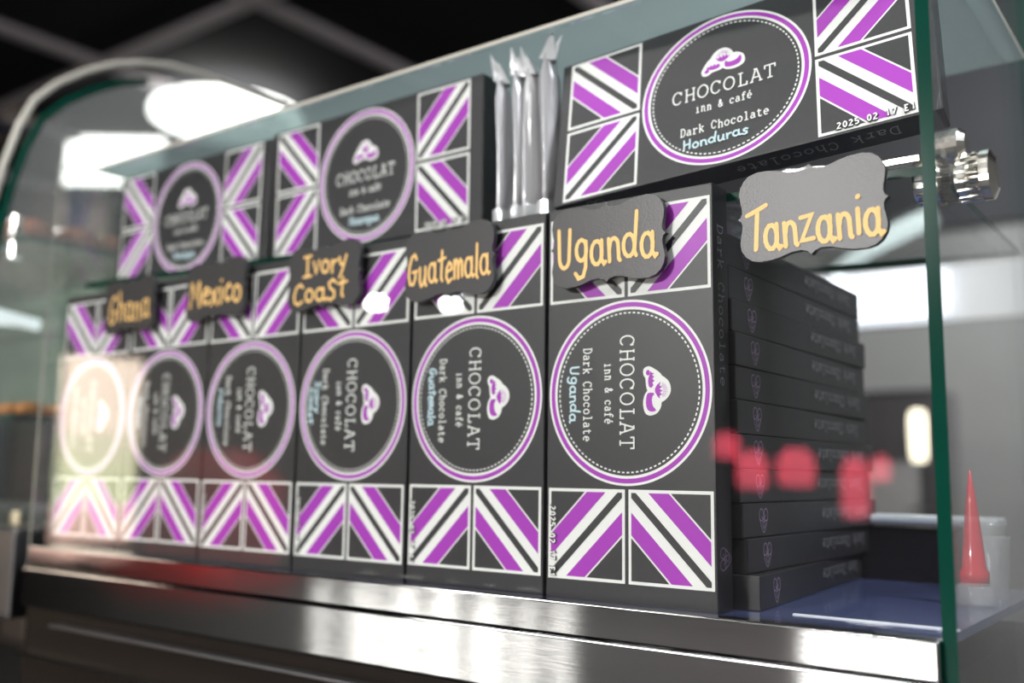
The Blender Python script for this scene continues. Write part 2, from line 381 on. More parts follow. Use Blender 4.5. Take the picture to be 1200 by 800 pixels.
# ------------------------------------------------------------------ the printed chocolate box
BL_, BH_, BT_ = 2.186, 1.030, 0.176     # length, width, thickness
MX, MZ = 0.066, 0.015                  # where the print starts on the card
FW_, FH_, FG = 0.489, 0.489, 0.022     # one flag panel
RGT = 1.5256
Y0 = -0.0012
def clip(poly, a, b, c):               # keep a*x+b*z<=c
    out = []
    for i in range(len(poly)):
        p, q = poly[i], poly[(i + 1) % len(poly)]
        dp, dq = a * p[0] + b * p[1] - c, a * q[0] + b * q[1] - c
        if dp <= 0: out.append(p)
        if dp * dq < 0:
            t = dp / (dp - dq); out.append((p[0] + t * (q[0] - p[0]), p[1] + t * (q[1] - p[1])))
    return out
def flag_mesh(rising):
    mb = MB(); a = FW_; fr = 0.017; i0, i1 = fr, a - fr; L = i1 - i0
    mb.poly([(0, 0), (a, 0), (a, a), (0, a)], Y0, INKW)
    sq = [(i0, i0), (i1, i0), (i1, i1), (i0, i1)]
    def band(lo, hi, m_, k):
        # offset d = (z - x) measured along the side, for a rising diagonal
        p = clip(clip(sq, -1, 1, hi * L), 1, -1, -lo * L)
        if len(p) < 3: return
        if not rising: p = [(a - q[0], q[1]) for q in p]
        mb.poly(p, Y0 - 0.0012 * k, m_)
    band(-0.06, 0.06, CARD, 1)
    for s_ in (1, -1):
        for lo, hi, m_ in ((0.225, 0.485, INKP), (0.515, 1.0, CARD)):
            if s_ > 0: band(lo, hi, m_, 1)
            else: band(-hi, -lo, m_, 1)
    return mb.mesh('flag_panel')
FLAG_UP, FLAG_DN = flag_mesh(True), flag_mesh(False)

CX, CZ = (RGT + FW_) / 2 + 0.0, 0.5    # badge centre in print coordinates
def badge_mesh():
    mb = MB()
    mb.ring(0, 0, 0.487, 0.500, Y0, INKW); mb.ring(0, 0, 0.462, 0.487, Y0, INKP); mb.ring(0, 0, 0.447, 0.462, Y0, INKW)
    return mb.mesh('round_badge')
def dash_mesh():
    mb = MB(); n = 96
    for i in range(n):
        a = 2 * PI * i / n
        mb.ring(0, 0, 0.4255, 0.4335, Y0, INKW, n=1, a0=a, a1=a + 2 * PI / n * 0.56)
    return mb.mesh('stitched_ring')
def logo_mesh():
    mb = MB()
    def cv(L): return [((p[0] - 336) / 1251, (p[1] - 396) / 1150) for p in L]
    out = [(172, 340), (177, 358), (190, 378), (205, 400), (222, 420), (240, 432), (252, 450), (268, 468), (285, 480), (303, 487), (320, 490), (340, 490), (360, 485), (378, 474), (394, 460), (406, 443), (414, 428), (440, 425), (462, 415), (482, 400), (494, 380), (500, 355), (498, 338), (490, 322), (475, 312), (455, 305), (425, 301), (400, 302), (375, 307), (355, 315), (335, 330), (318, 325), (300, 322), (275, 320), (250, 318), (237, 308), (225, 303), (208, 302), (190, 305), (177, 318)]
    mb.poly(cv(out), Y0, INKW)
    dot = [(215 + 19 * math.cos(k * PI / 5), 336 + 14 * math.sin(k * PI / 5)) for k in range(10)]
    pa = [(205, 356), (216, 362), (222, 378), (232, 364), (245, 380), (256, 365), (272, 382), (282, 366), (300, 374), (318, 357), (310, 345), (300, 340), (276, 337), (255, 338), (232, 346)]
    pb = [(278, 424), (292, 406), (300, 396), (325, 383), (345, 384), (360, 392), (376, 402), (392, 418), (372, 414), (362, 432), (350, 416), (338, 436), (328, 414), (312, 432), (304, 414)]
    pc = [(352, 333), (348, 352), (350, 374), (362, 378), (372, 366), (395, 362), (420, 364), (440, 370), (455, 384), (468, 392), (474, 370), (473, 350), (462, 333), (440, 324), (418, 321), (390, 322), (368, 326)]
    for q in (dot, pa, pb, pc): mb.poly(cv(q), Y0 - 0.0012, INKP)
    # fine shading lines on the upper nut
    for k in range(9):
        a = math.radians(20 + k * 17); cx, cz = 335, 425
        p0 = (cx - 30 * math.cos(a), cz + 16 * math.sin(a)); p1 = (cx - 52 * math.cos(a), cz + 46 * math.sin(a))
        mb.stroke(cv([p0, p1]), 0.0022, Y0 - 0.0012, INKP, cap=False)
    return mb.mesh('truffle_emblem')
def letter_mesh():
    mb = MB()
    slab_text(mb, 'CHOCOLAT', -0.315, 0.312, -0.036, 0.083, 0.0085, Y0, INKW)
    slab_text(mb, 'inn & caf\u00e9', -0.165, 0.172, -0.133, 0.050, 0.0068, Y0, INKW)
    slab_text(mb, 'Dark Chocolate', -0.254, 0.266, -0.270, 0.052, 0.0068, Y0, INKW)
    return mb.mesh('lettering')
def stamp_mesh():
    mb = MB()
    for i, ch in enumerate('2025 02 17 E1'):          # white characters with a dark outline
        if ch == ' ': continue
        x = i * 0.030
        D = {'2': [(0, .9), (.5, 1), (.8, .75), (0, 0), (.9, 0)], '0': arc(.45, .5, .4, .5, 0, 360, 8), '5': [(.8, 1), (.1, 1), (.1, .6), (.7, .55), (.8, .2), (.4, 0), (0, .1)], '1': [(.2, .8), (.5, 1), (.5, 0)], '7': [(0, 1), (.8, 1), (.3, 0)], 'E': [(.8, 1), (.1, 1), (.1, .5), (.6, .5), (.1, .5), (.1, 0), (.8, 0)]}[ch]
        mb.stroke([(x + p[0] * 0.021, p[1] * 0.034) for p in D], 0.015, Y0 - 0.0024, CARD, cap=False)
        mb.stroke([(x + p[0] * 0.021, p[1] * 0.034) for p in D], 0.0075, Y0 - 0.0095, INKW, cap=False)
    return mb.mesh('date_stamp')
def spine_mesh():
    """print of the long spine, laid out as on the lower spine (heart upright at left, lettering upside down)"""
    mb = MB(); y = Y0
    slab_text(mb, 'Dark Chocolate', 1.12, 1.98, 0.062, 0.066, 0.006, y, INKG, rot=True)
    return mb.mesh('spine_lettering')
def heart_mesh():
    """three outlined nuts that make a heart"""
    mb = MB(); y = Y0; k = 1.0
    for pts, wd in ((arc(-0.029, 0.026, 0.027, 0.032, 0, 360, 12), 0.0055), (arc(0.029, 0.026, 0.027, 0.032, 0, 360, 12), 0.0055),
                    ([(-0.054, 0.012), (-0.036, -0.03), (-0.012, -0.062), (0.004, -0.066), (0.018, -0.05), (0.040, -0.016), (0.055, 0.016)], 0.0055),
                    ([(-0.012, -0.012), (0.012, -0.006), (0.018, -0.03), (0.002, -0.045), (-0.014, -0.03), (-0.012, -0.012)], 0.005),
                    ([(-0.03, 0.02), (-0.005, 0.0), (0.028, 0.028)], 0.005)):
        mb.stroke([(p[0] * k, p[1] * k) for p in pts], wd * k, y, INKV, cap=False)
    return mb.mesh('heart_emblem')
BADGE, DASH, LOGO, LETT, STAMP, SPINE, HEART = badge_mesh(), dash_mesh(), logo_mesh(), letter_mesh(), stamp_mesh(), spine_mesh(), heart_mesh()
mb = MB(); mb.box((0, 0, 0), (BL_, BT_, BH_), CARD); CARTON = mb.mesh('carton')
# tuck flaps on the short ends
mb = MB(); mb.box((BL_ - 0.001, 0.006, 0.006), (BL_ + 0.006, BT_ - 0.004, BH_ - 0.006), CARD); FLAP = mb.mesh('end_flap')
def hand_mesh(lines):
    mb = MB()
    if len(lines) == 1:
        a, b = {'Honduras': (-.235, .15), 'Guatemala': (-.20, .16), 'Mexico': (-.16, .12), 'Ghana': (-.14, .12), 'Costa': (-.14, .12)}.get(lines[0], (-.155, .16))
        hand_text(mb, lines[0], a, b, -0.359, 0.058, 0.0105, Y0 - 0.001, CHALK)
    else:
        hand_text(mb, lines[0], -0.17, 0.05, -0.345, 0.046, 0.0115, Y0 - 0.001, CHALK)
        hand_text(mb, lines[1], -0.13, 0.12, -0.402, 0.046, 0.0115, Y0 - 0.001, CHALK)
    return mb.mesh('handwriting')
LOWER = Matrix(((1, 0, 0, 0), (0, 0, 1, 0), (0, -1, 0, 0), (0, 0, 0, 1)))
def rot_to(o, ax, ay, az, loc):
    """orient a child so its x,y,z axes run along ax,ay,az of the box"""
    M_ = Matrix.Identity(4)
    for i in range(3): M_[i][0] = ax[i]; M_[i][1] = ay[i]; M_[i][2] = az[i]; M_[i][3] = loc[i] * S
    o.matrix_local = M_
def choc_box(label, group, words=None, face=True, spines=(True, True)):
    r = empty('chocolate_box'); tag(r, label, 'box', group)
    c = link('carton', CARTON, r)
    b = c.modifiers.new('bevel', 'BEVEL'); b.width = 0.006 * S; b.segments = 2
    link('end_flap', FLAP, r)
    if face:
        for x, z, me in ((0, FH_ + FG, FLAG_DN), (0, 0, FLAG_UP), (RGT, FH_ + FG, FLAG_UP), (RGT, 0, FLAG_DN)):
            link('flag_panel', me, r, (MX + x, 0, MZ + z))
        bd = link('round_badge', BADGE, r, (MX + CX, 0, MZ + CZ))
        link('stitched_ring', DASH, bd); link('truffle_emblem', LOGO, bd, (0, 0, 0.184)); link('lettering', LETT, bd)
        if words: link('handwriting', hand_mesh(words), bd)
        link('date_stamp', STAMP, r, (MX + RGT + 0.10, 0, MZ + 0.016))
    if spines[0]:   # lower spine, outward -z, read with the front face up
        o = link('spine_lettering', SPINE, r); rot_to(o, (1, 0, 0), (0, 0, 1), (0, -1, 0), (0, BT_, 0))
        o = link('heart_emblem', HEART, r); rot_to(o, (1, 0, 0), (0, 0, 1), (0, -1, 0), (0.26, BT_ / 2, 0))
    if spines[1]:   # upper spine, outward +z, turned half round
        o = link('spine_lettering', SPINE, r); rot_to(o, (-1, 0, 0), (0, 0, -1), (0, -1, 0), (BL_, BT_, BH_))
        o = link('heart_emblem', HEART, r); rot_to(o, (-1, 0, 0), (0, 0, -1), (0, -1, 0), (BL_ - 0.26, BT_ / 2, BH_))
    return r

XS = [0.0, -1.054, -2.109, -3.163, -4.213, -5.275]
LEAN = [0.001, -0.002, -0.002, -0.001, 0, -0.003]
names = [(['Uganda'], 'upright black chocolate box handwritten Uganda, rightmost of the front row'),
         (['Guatemala'], 'upright black chocolate box handwritten Guatemala, second from right in front row'),
         (['Ivory', 'Coast'], 'upright black chocolate box under the Ivory Coast tag, handwritten on two lines'),
         (['Mexico'], 'upright black chocolate box in the front row directly below the Mexico tag'),
         (['Ghana'], 'upright black chocolate box in the front row directly below the Ghana tag'),
         ([], 'upright black chocolate box at the left end of the front row')]
GF = 'upright chocolate boxes in the front row'
for i, (wd, lb) in enumerate(names):
    b = choc_box(lb, GF, wd)
    b.matrix_world = Matrix.Translation(Vector((XS[i] - MZ, 0.002 * i, 2.0144 + MX + 0.003 * math.sin(i * 2))) * S) @ Matrix.Rotation(PI / 2, 4, 'Y')
# upper tier on the glass shelf
UPB = [(-0.022, 0.151, 2.166, 0.038, 0.087, 0.2535, ['Honduras'], 'black chocolate box handwritten Honduras lying on its long side, tilted back on the shelf'),
       (-2.927, 0.391, 2.235, -0.019, -0.009, -0.017, ['Nicaragua'], 'black chocolate box on the glass shelf left of the clear film packets'),
       (-5.215, 0.441, 2.271, -0.003, -0.010, 0.005, ['Nicaragua'], 'leftmost black chocolate box on the glass shelf, far left above the Ghana tag')]
for x, y, z, yaw, roll, lean, wd, lb in UPB:
    b = choc_box(lb, 'chocolate boxes lying on their long side on the glass shelf', wd)
    R_ = Matrix.Rotation(yaw, 4, 'Z') @ Matrix.Rotation(-lean, 4, 'X') @ Matrix.Rotation(-roll, 4, 'Y')
    b.matrix_world = Matrix.Translation(Vector((x, y, z)) * S) @ R_ @ Matrix.Translation(Vector((-MX, 0, -MZ)) * S)
# flat stack: length runs away from the glass, lower spine faces right
ORD = ['topmost', 'second from the top', 'third from the top', 'fourth from the top', 'fifth from the top', 'middle one', 'fifth from the bottom', 'fourth from the bottom', 'third from the bottom', 'second from the bottom', 'bottom one, turned slightly outwards']
xo = [1.000, 1.010, 1.025, 1.042, 1.035, 1.048, 1.046, 1.052, 1.060, 1.075, 1.140]
yo = [0.19, 0.19, 0.19, 0.192, 0.20, 0.19, 0.19, 0.20, 0.21, 0.23, 0.225]
yw = [-0.002, 0.004, -0.006, 0.008, -0.006, 0.008, -0.010, 0.006, -0.004, 0.018, 0.075]
for k in range(11):
    z = -0.106 + (10 - k) * (BT_ + 0.0026)
    b = choc_box('black chocolate box lying flat in the stack behind Uganda, ' + ORD[k], 'flat stack of chocolate boxes', face=(k == 0))
    # x->Y, y->-Z, z->-X
    M_ = Matrix(((0, 0, -1, 0), (1, 0, 0, 0), (0, -1, 0, 0), (0, 0, 0, 1)))
    b.matrix_world = Matrix.Translation(Vector((xo[k], yo[k], z + BT_)) * S) @ Matrix.Rotation(yw[k], 4, 'Z') @ M_

# ------------------------------------------------------------------ chalkboard name tags on the outside of the front pane
def plaque():
    W, H = 0.366, 0.225
    q = [(0.0, H - .002), (0.018, H - .020), (0.05, H - .030), (0.10, H - .026), (0.15, H - .010), (0.20, H), (0.26, H + .002), (0.30, H - .008), (0.330, H - .03), (0.352, H - .065), (0.358, H - .10), (0.352, H - .14), (0.345, H - .17), (0.344, H - .195), (0.350, H - .212), (W, 0.0)]
    q = [(x, z) for x, z in q]
    pts = q[:]                                            # top right quarter, clockwise from the top centre
    pts += [(x, -z) for x, z in q[-2::-1]]
    pts += [(-x, -z) for x, z in q[1:]]
    pts += [(-x, z) for x, z in q[-2:0:-1]]
    return pts[::-1]
PL = plaque()
mb = MB(); mb.extr(PL, -0.036, 0.0, SLATE); PLM = mb.mesh('name_tag')
TAGS = [('Ghana', [('Ghana', -.29, .31, -.13, .24)], -4.18, 1.905, 'Ghana'), ('Mexico', [('Mexico', -.31, .33, -.11, .20)], -3.037, 1.917, 'Mexico'),
        ('Ivory', [('Ivory', -.20, .24, .02, .14), ('CoaSt', -.30, .24, -.17, .14)], -1.845, 1.889, 'Ivory Coast'),
        ('Guatemala', [('Guatemala', -.335, .335, -.12, .20)], -.72, 1.853, 'Guatemala'), ('Uganda', [('Uganda', -.32, .32, -.11, .22)], .415, 1.826, 'Uganda'),
        ('Tanzania', [('Tanzania', -.31, .345, -.165, .20)], 1.553, 1.839, 'Tanzania')]
for nm, lines, x, z, full in TAGS:
    t = link('name_tag', PLM, None, (x, -0.036, z)); t.rotation_euler = (0, -0.01, 0)
    tag(t, 'black scalloped chalkboard tag reading %s in gold handwriting on the glass' % full, 'name tag', 'chalkboard name tags along the front glass')
    mb = MB()
    for l in lines: hand_text(mb, l[0], l[1], l[2], l[3], l[4], (0.0175 if nm in ('Guatemala', 'Ghana') else 0.0225) if len(lines) == 1 else 0.0190, -0.0372, GOLD)
    obj('handwriting', mb, t)

# ------------------------------------------------------------------ the glass display case
case = empty('glass_display_case', (-1.6, 1.1, -0.106)); tag(case, 'glass display case on a brushed steel ledge holding the chocolate boxes', 'display case')
CO = Vector((1.6, -1.1, 0.106))
def cpart(name, mb, **k): return obj(name, mb, case, tuple(CO), **k)
def pane(name, a, b, edge=EDGE, face=GLASS, thin=1):
    """slab of glass: the two big faces are clear, the rim is edge coloured"""
    mb = MB(); x0, y0, z0 = a; x1, y1, z1 = b
    vs = [(x, y, z) for z in (z0, z1) for y in (y0, y1) for x in (x0, x1)]
    F = {2: [(0, 2, 3, 1), (4, 5, 7, 6)], 1: [(0, 1, 5, 4), (2, 6, 7, 3)], 0: [(0, 4, 6, 2), (1, 3, 7, 5)]}
    for ax, fs in F.items(): mb.add(vs, fs, face if ax == thin else edge)
    return mb
cpart('front_pane', pane('', (-5.30, -0.034, -0.10), (2.07, -0.012, 3.18), edge=RIM))
cpart('side_pane', pane('', (2.075, -0.10, -1.2), (2.135, 2.6, 3.9), thin=0))
cpart('side_pane', pane('', (-5.375, -0.135, -0.30), (-5.345, 2.6, 3.30), edge=EDGEL, thin=0))
mb = pane('', (-5.33, 0.185, 2.050), (2.06, 2.30, 2.095), thin=2)
sh = cpart('glass_shelf', mb)
for v in sh.data.vertices: v.co.z += -0.030 * v.co.x      # the shelf sits a little higher at its left end
mb = pane('', (-5.36, 0.20, 3.33), (2.14, 2.4, 3.355), edge=BEIGE, face=TOPG, thin=2)
cpart('top_pane', mb)
mb = MB(); mb.box((-5.33, -0.044, -0.15), (2.07, 2.30, -0.106), FLOORM); cpart('case_floor', mb)
mb = MB(); mb.box((-5.33, -0.155, -0.275), (2.075, -0.046, -0.100), STEEL); cpart('upper_ledge', mb, bevel=0.014, seg=4)
mb = MB(); mb.box((-5.33, -0.19, -0.59), (2.075, -0.10, -0.275), STEEL); cpart('lower_ledge', mb, bevel=0.014, seg=4)
mb = MB(); mb.box((-5.30, -0.06, -4.0), (2.04, 2.3, -0.30), BLACK); cpart('cabinet_body', mb)
mb = MB(); mb.box((-5.33, 2.31, -0.35), (1.60, 2.55, 0.245), DARK); rl = cpart('back_rail', mb)
mb = MB(); mb.box((-5.33, 2.28, 0.265), (1.85, 2.58, 0.325), WHITEP); cpart('rail_cap', mb, bevel=0.02)
mb = MB(); mb.box((1.3, 0.236, -0.108), (2.07, 0.256, -0.100), WHITEP); cpart('floor_seam', mb)
# chrome shelf clamp through the side pane
mb = MB()
mb.lathe([(0.0, 0.0), (.105, 0.0), (.115, .012), (.115, .05), (.09, .06), (.09, .10), (.12, .11), (.12, .15), (.07, .175), (.0, .175)], CHROME, (2.135, 0.33, 1.985), 'x', 28)
mb.lathe([(0.0, 0.0), (.105, 0.0), (.115, -.012), (.115, -.05), (.09, -.06), (.09, -.13), (.0, -.13)], CHROME, (2.075, 0.33, 1.985), 'x', 28)
cl = cpart('shelf_clamp', mb, smooth=False)
mb = MB()
for k in range(16):
    a = 2 * PI * k / 16
    mb.tube([(2.145, 0.33 + .112 * math.cos(a), 1.985 + .112 * math.sin(a)), (2.235, 0.33 + .112 * math.cos(a), 1.985 + .112 * math.sin(a))], 0.009, CHROME, 6)
    mb.tube([(1.96, 0.33 + .10 * math.cos(a), 1.985 + .10 * math.sin(a)), (2.06, 0.33 + .10 * math.cos(a), 1.985 + .10 * math.sin(a))], 0.008, CHROME, 6)
obj('knurled_grip', mb, cl)
mb = MB(); mb.lathe([(0, 0), (.07, 0), (.085, .02), (.085, .16), (.06, .19), (0, .19)], CHROME, (2.0, 0.28, 2.135), 'x', 20); mb.box((1.80, 0.16, 2.06), (2.0, 0.40, 2.085), CHROME); obj('clamp_jaw', mb, cl, smooth=False)
mb = MB(); mb.lathe([(0, -.10), (.05, -.10), (.05, .0), (0.0, .0)], CHROME, (-5.345, 0.33, 2.06), 'x', 20)
mb.box((-5.30, 0.25, 2.0), (-5.14, 0.42, 2.15), CHROME); cpart('shelf_clamp', mb, bevel=0.01)
# black lettering cut by the picture's lower edge
mb = MB(); slab_text(mb, 'n', 1.00, 1.10, -0.515, 0.14, 0.016, -0.1925, BLACK); slab_text(mb, 't', 1.60, 1.70, -0.54, 0.13, 0.016, -0.1925, BLACK)
cpart('ledge_lettering', mb)

# ------------------------------------------------------------------ clear film packets between the upper boxes
def packet(x, y, z0, h, yaw, lab, tip=0.0, d=0.20, tw=0.046):
    nv, nu = 22, 16; vs = []; rnd = random.Random(int(x * 1000))
    ph = rnd.random() * 6; col = [rnd.uniform(-1, 1) for _ in range(nu)]
    for j in range(nv + 1):
        t = j / nv; e = min(1, 6 * min(t, 1 - t) + 0.15)
        for i in range(nu):
            a = 2 * PI * i / nu
            q = 1 + 0.16 * math.sin(3 * a + ph + 2 * t) + 0.12 * col[i] + 0.018 * rnd.uniform(-1, 1)
            vs.append((tw * q * math.cos(a) * e + 0.008 * math.sin(5 * t + ph), d / 2 * q * math.sin(a), z0 + t * h))
    mb = MB(); mb.add(vs, [(j * nu + i, j * nu + (i + 1) % nu, (j + 1) * nu + (i + 1) % nu, (j + 1) * nu + i) for j in range(nv) for i in range(nu)], FILM)
    o = link('film_packet', mb.mesh('film_packet', True)); o.location = Vector((x, y, 0)) * S; o.rotation_euler = (0, 0, yaw)
    tag(o, lab, 'packet', 'clear film packets standing on the shelf')
    mb = MB(); z1 = z0 + h
    for sg, hh in ((-1, 0.17), (1, 0.10)):                 # two folded ears of the seal
        mb.add([(-.05, -.06 + .03 * sg, z1 - .03), (.055, -.07, z1 - .05), (-.02 + .03 * sg + tip, -.09, z1 + hh), (.01, .06, z1 - .02)], [(0, 1, 2), (1, 3, 2), (0, 2, 3)], FILMS)
    obj('top_crimp', mb, o)
    mb = MB(); k = 10
    mb.add([(tw * 1.15 * math.cos(2 * PI * i / k) * (1 + .2 * (-1) ** i), d * .55 * math.sin(2 * PI * i / k), z0 + zz) for zz in (-.0, .09) for i in range(k)], [(i, (i + 1) % k, k + (i + 1) % k, k + i) for i in range(k)], FILMS)
    obj('bottom_crimp', mb, o)
packet(-0.625, 0.36, 2.16, 0.98, 0.3, 'crinkled clear film packet standing leftmost on the shelf', -.03)
packet(-0.475, 0.36, 2.16, 0.99, 0.1, 'crinkled clear film packet standing second from the left')
packet(-0.375, 0.37, 2.16, 0.99, -0.2, 'crinkled clear film packet standing third from the left', -.02)
packet(-0.255, 0.36, 2.16, 1.05, 0.2, 'crinkled clear film packet nearest the Honduras box', .10, tw=.056)

# dark timber front of the base below the ledge, with thin metal strips
mb = MB(); mb.box((-5.28, -0.16, -4.0), (2.06, -0.065, -0.60), WOOD); cpart('timber_front', mb, bevel=0.01)
for z, x0 in ((-0.7025, -4.74), (-0.967, -5.26)):
    mb = MB(); mb.box((x0, -0.25, z - 0.012), (2.05, -0.155, z + 0.012), STEELD if z > -0.8 else STEEL); cpart('metal_strip', mb, bevel=0.005)

# ------------------------------------------------------------------ domed case next door, left
dome = empty('domed_display_case', (-9, 1.5, -0.7)); tag(dome, 'arched glass display case with steel base beyond the left end', 'display case')
DO = (9, -1.5, 0.7)
PR = [(-0.20, 0.0), (-0.20, 2.4), (-0.17, 3.1), (-0.10, 3.5), (0.02, 3.95), (0.15, 4.26), (0.38, 4.52), (0.67, 4.75), (1.0, 4.95), (1.3, 5.07), (1.68, 5.17), (2.1, 5.21), (2.6, 5.22), (3.4, 5.22)]
mb = MB(); vs = []
for y, z in PR: vs += [(-6.5, y, z), (-16.0, y + 0.0, z)]
mb.add(vs, [(2 * i, 2 * i + 2, 2 * i + 3, 2 * i + 1) for i in range(len(PR) - 1)], GLASS)
obj('curved_pane', mb, dome, DO, smooth=True)
mb = MB(); mb.tube([(-6.5, y, z) for y, z in PR], 0.036, BEIGE, 8); obj('pane_rim', mb, dome, DO, smooth=True)
mb = MB(); P2 = [(y + 0.16, z - 0.13) if z > 2.5 else (y + 0.12, z) for y, z in PR]
mb.tube([(-6.62, y, z) for y, z in P2[:10]], 0.04, EDGE, 8); obj('end_pane_rim', mb, dome, DO, smooth=True)
mb = MB(); ip = [(y, z) for y, z in P2] + [(3.4, 0.0)]
k = len(ip); mb.add([(-6.62, y, z) for y, z in ip], [tuple(range(k))], pane_mat('hazy_end_glass', (0.86, 0.88, 0.88), 0.0, 1.5, haze=0.28, hazecol=(0.6, 0.62, 0.6))); obj('end_pane', mb, dome, DO)
mb = MB(); mb.box((-16, -0.14, -0.75), (-5.62, 3.4, 0.02), STEELD); obj('steel_base', mb, dome, DO, bevel=0.02)
mb = MB(); mb.box((-15.9, 3.42, 1.1), (-6.6, 3.5, 3.3), GREENP); obj('haze_panel', mb, dome, DO)  # added panel, its grey-green imitates the haze of lit things beyond
mb = pane('', (-14, 0.30, 2.86), (-6.7, 3.2, 2.92), thin=2); obj('glass_shelf', mb, dome, DO)
mb = pane('', (-14, 0.30, 1.02), (-6.7, 3.2, 1.10), thin=2); obj('glass_shelf', mb, dome, DO)
mb = MB(); mb.tube([(-8.2, 0.55, 2.32), (-8.2, 1.25, 2.23)], 0.07, LAMPD, 10); mb.tube([(-12.0, 1.3, 2.72), (-8.2, 1.2, 2.25)], 0.06, LAMPD, 10)
obj('light_tube', mb, dome, DO)
mb = MB(); mb.lathe([(0, 0), (.07, 0), (.09, .05), (.06, .12), (.06, .22), (0, .22)], CHROME, (-6.9, 0.28, 2.92), 'z', 16)
mb.lathe([(0, 0), (.07, 0), (.07, -.16), (0, -.16)], CHROME, (-6.9, 0.28, 2.86), 'z', 16); obj('shelf_clamp', mb, dome, DO)
def blob_mesh(m_, r=0.2, seed=1):
    rnd = random.Random(seed); mb = MB(); n, k = 12, 7; prof = []
    vs = []; ph = rnd.random() * 6
    for i in range(k + 1):
        t = PI * i / k
        for j in range(n):
            a = 2 * PI * j / n; q = r * (1 + 0.12 * math.sin(3 * a + ph) + 0.05 * rnd.uniform(-1, 1))
            vs.append((q * math.sin(t) * math.cos(a), q * math.sin(t) * math.sin(a), r * 0.55 * (1 - math.cos(t))))
    fs = [(i * n + j, (i + 1) * n + j, (i + 1) * n + (j + 1) % n, i * n + (j + 1) % n) for i in range(k) for j in range(n)]
    mb.add(vs, fs, m_); return mb.mesh('sweet', True)
CH = [blob_mesh(CHOC, 0.27, s_) for s_ in (1, 2, 3)]
OR = [blob_mesh(ORANGE, 0.15, s_) for s_ in (4, 5)]
k = 0
for i in range(6):
    for j in range(4):
        o = link('chocolate_truffle', CH[k % 3], None, (-7.2 - i * 0.55 + 0.05 * (j % 2), 0.55 + j * 0.50, 2.92), (0, 0, k)); k += 1
        tag(o, 'rough brown chocolate truffle on the upper glass shelf of the arched case', 'chocolate', 'truffles on the upper shelf of the arched case')
for i in range(7):
    for j in range(3):
        o = link('orange_sweet', OR[k % 2], None, (-7.3 - i * 0.36, 0.75 + j * 0.36, 1.10), (0, 0, k)); k += 1
        tag(o, 'small orange sweet on the lower glass shelf of the arched case', 'sweet', 'orange sweets on the lower shelf of the arched case')
for x, y, m_, nm, lb in ((-6.4, 0.25, CREAM, 'cream_card_label', 'small cream price card standing on the steel base at far left'), (-6.75, 0.15, ORANGE, 'orange_card_label', 'small orange price card standing on the steel base at far left')):
    mb = MB(); mb.extr([(-.09, 0), (.09, 0), (.09, .13), (-.09, .13)], -0.01, 0.01, m_); mb.box((-.09, -.01, 0), (.09, .07, .01), m_)
    o = obj(nm, mb, None, (x, y, 0.02)); tag(o, lb, 'card')

# ------------------------------------------------------------------ things behind and to the right of the case
nz = empty('squeeze_bottle', (1.93, 1.22, -0.106)); tag(nz, 'small clear plastic bottle with a tall red tapered nozzle behind the right side pane', 'bottle')
mb = MB(); mb.lathe([(0, 0), (.095, 0), (.10, .03), (.10, .10), (.07, .13), (0, .13)], CLEARP, (0, 0, 0), 'z', 24); obj('body', mb, nz, smooth=True)
mb = MB(); mb.lathe([(0, .11), (.072, .11), (.075, .18), (.062, .20), (.050, .34), (.030, .54), (.006, .72), (0, .725)], REDP, (0, 0, 0), 'z', 24); obj('nozzle', mb, nz, smooth=True)
for i, (x, y, r, h, lb) in enumerate(((1.84, 1.95, 0.12, 0.40, 'clear plastic cup behind the red nozzle bottle'), (1.95, 1.62, 0.09, 0.34, 'clear plastic cup at the right edge of the picture'))):
    mb = MB(); mb.lathe([(r * .8, 0), (r * .85, .03), (r, h), (r * 1.08, h + .015), (r * .97, h), (r * .78, .04), (0, .04)], CLEARP, (0, 0, 0), 'z', 28)
    o = obj('plastic_cup', mb, None, (x, y, -0.106), smooth=True); tag(o, lb, 'cup', 'clear plastic cups behind the right side pane')
ap = empty('kitchen_appliance', (-7.1, 31, -13)); tag(ap, 'dark out of focus appliance standing under the strip lamp behind the case', 'appliance')
mb = MB(); mb.box((-2.2, -1, 9), (2.2, 1, 16.6), DARK); obj('housing', mb, ap, bevel=0.2)
mb = MB(); mb.box((-2.6, -1.2, 0), (2.8, 1.2, 9), WALLD); obj('stand', mb, ap)
mb = MB(); mb.box((-1.6, -1.15, 12.2), (1.4, -1, 14.2), STEELD); obj('front_plate', mb, ap, bevel=0.1)
ls = empty('strip_lamp', (-1.7, 12, 3.2)); tag(ls, 'bright bluish white strip lamp seen under the shelf at right', 'lamp')
LO = (1.7, -12, -3.2)
mb = MB(); mb.box((-3.0, 11.9, 3.2), (-0.55, 12.1, 3.93), LAMPB); obj('diffuser', mb, ls, LO, bevel=0.05)
mb = MB(); mb.box((-3.1, 12.1, 3.1), (2.0, 12.3, 4.0), WHITEP); obj('housing', mb, ls, LO)
bl = empty('curved_lamp', (-1.2, 12, 4.6)); tag(bl, 'pale curved light bar above the strip lamp, beside the Tanzania tag', 'lamp')
mb = MB(); mb.tube([(-2.4, 12, 4.10), (-2.0, 12, 4.30), (-1.6, 12, 4.50), (-1.2, 12, 4.66), (-0.7, 12, 4.82)], [.07, .12, .16, .17, .17], LAMPD, 10); obj('tube', mb, bl, (1.2, -12, -4.6), smooth=True)
wl = empty('warm_lamp', (-3.18, 20, 1.6)); tag(wl, 'small warm white upright lamp just left of the green glass edge', 'lamp')
mb = MB(); mb.lathe([(0, -.62), (.16, -.6), (.20, -.4), (.21, .4), (.16, .6), (0, .64)], LAMPY, (0, 0, 0), 'z', 20); obj('shade', mb, wl, smooth=True)
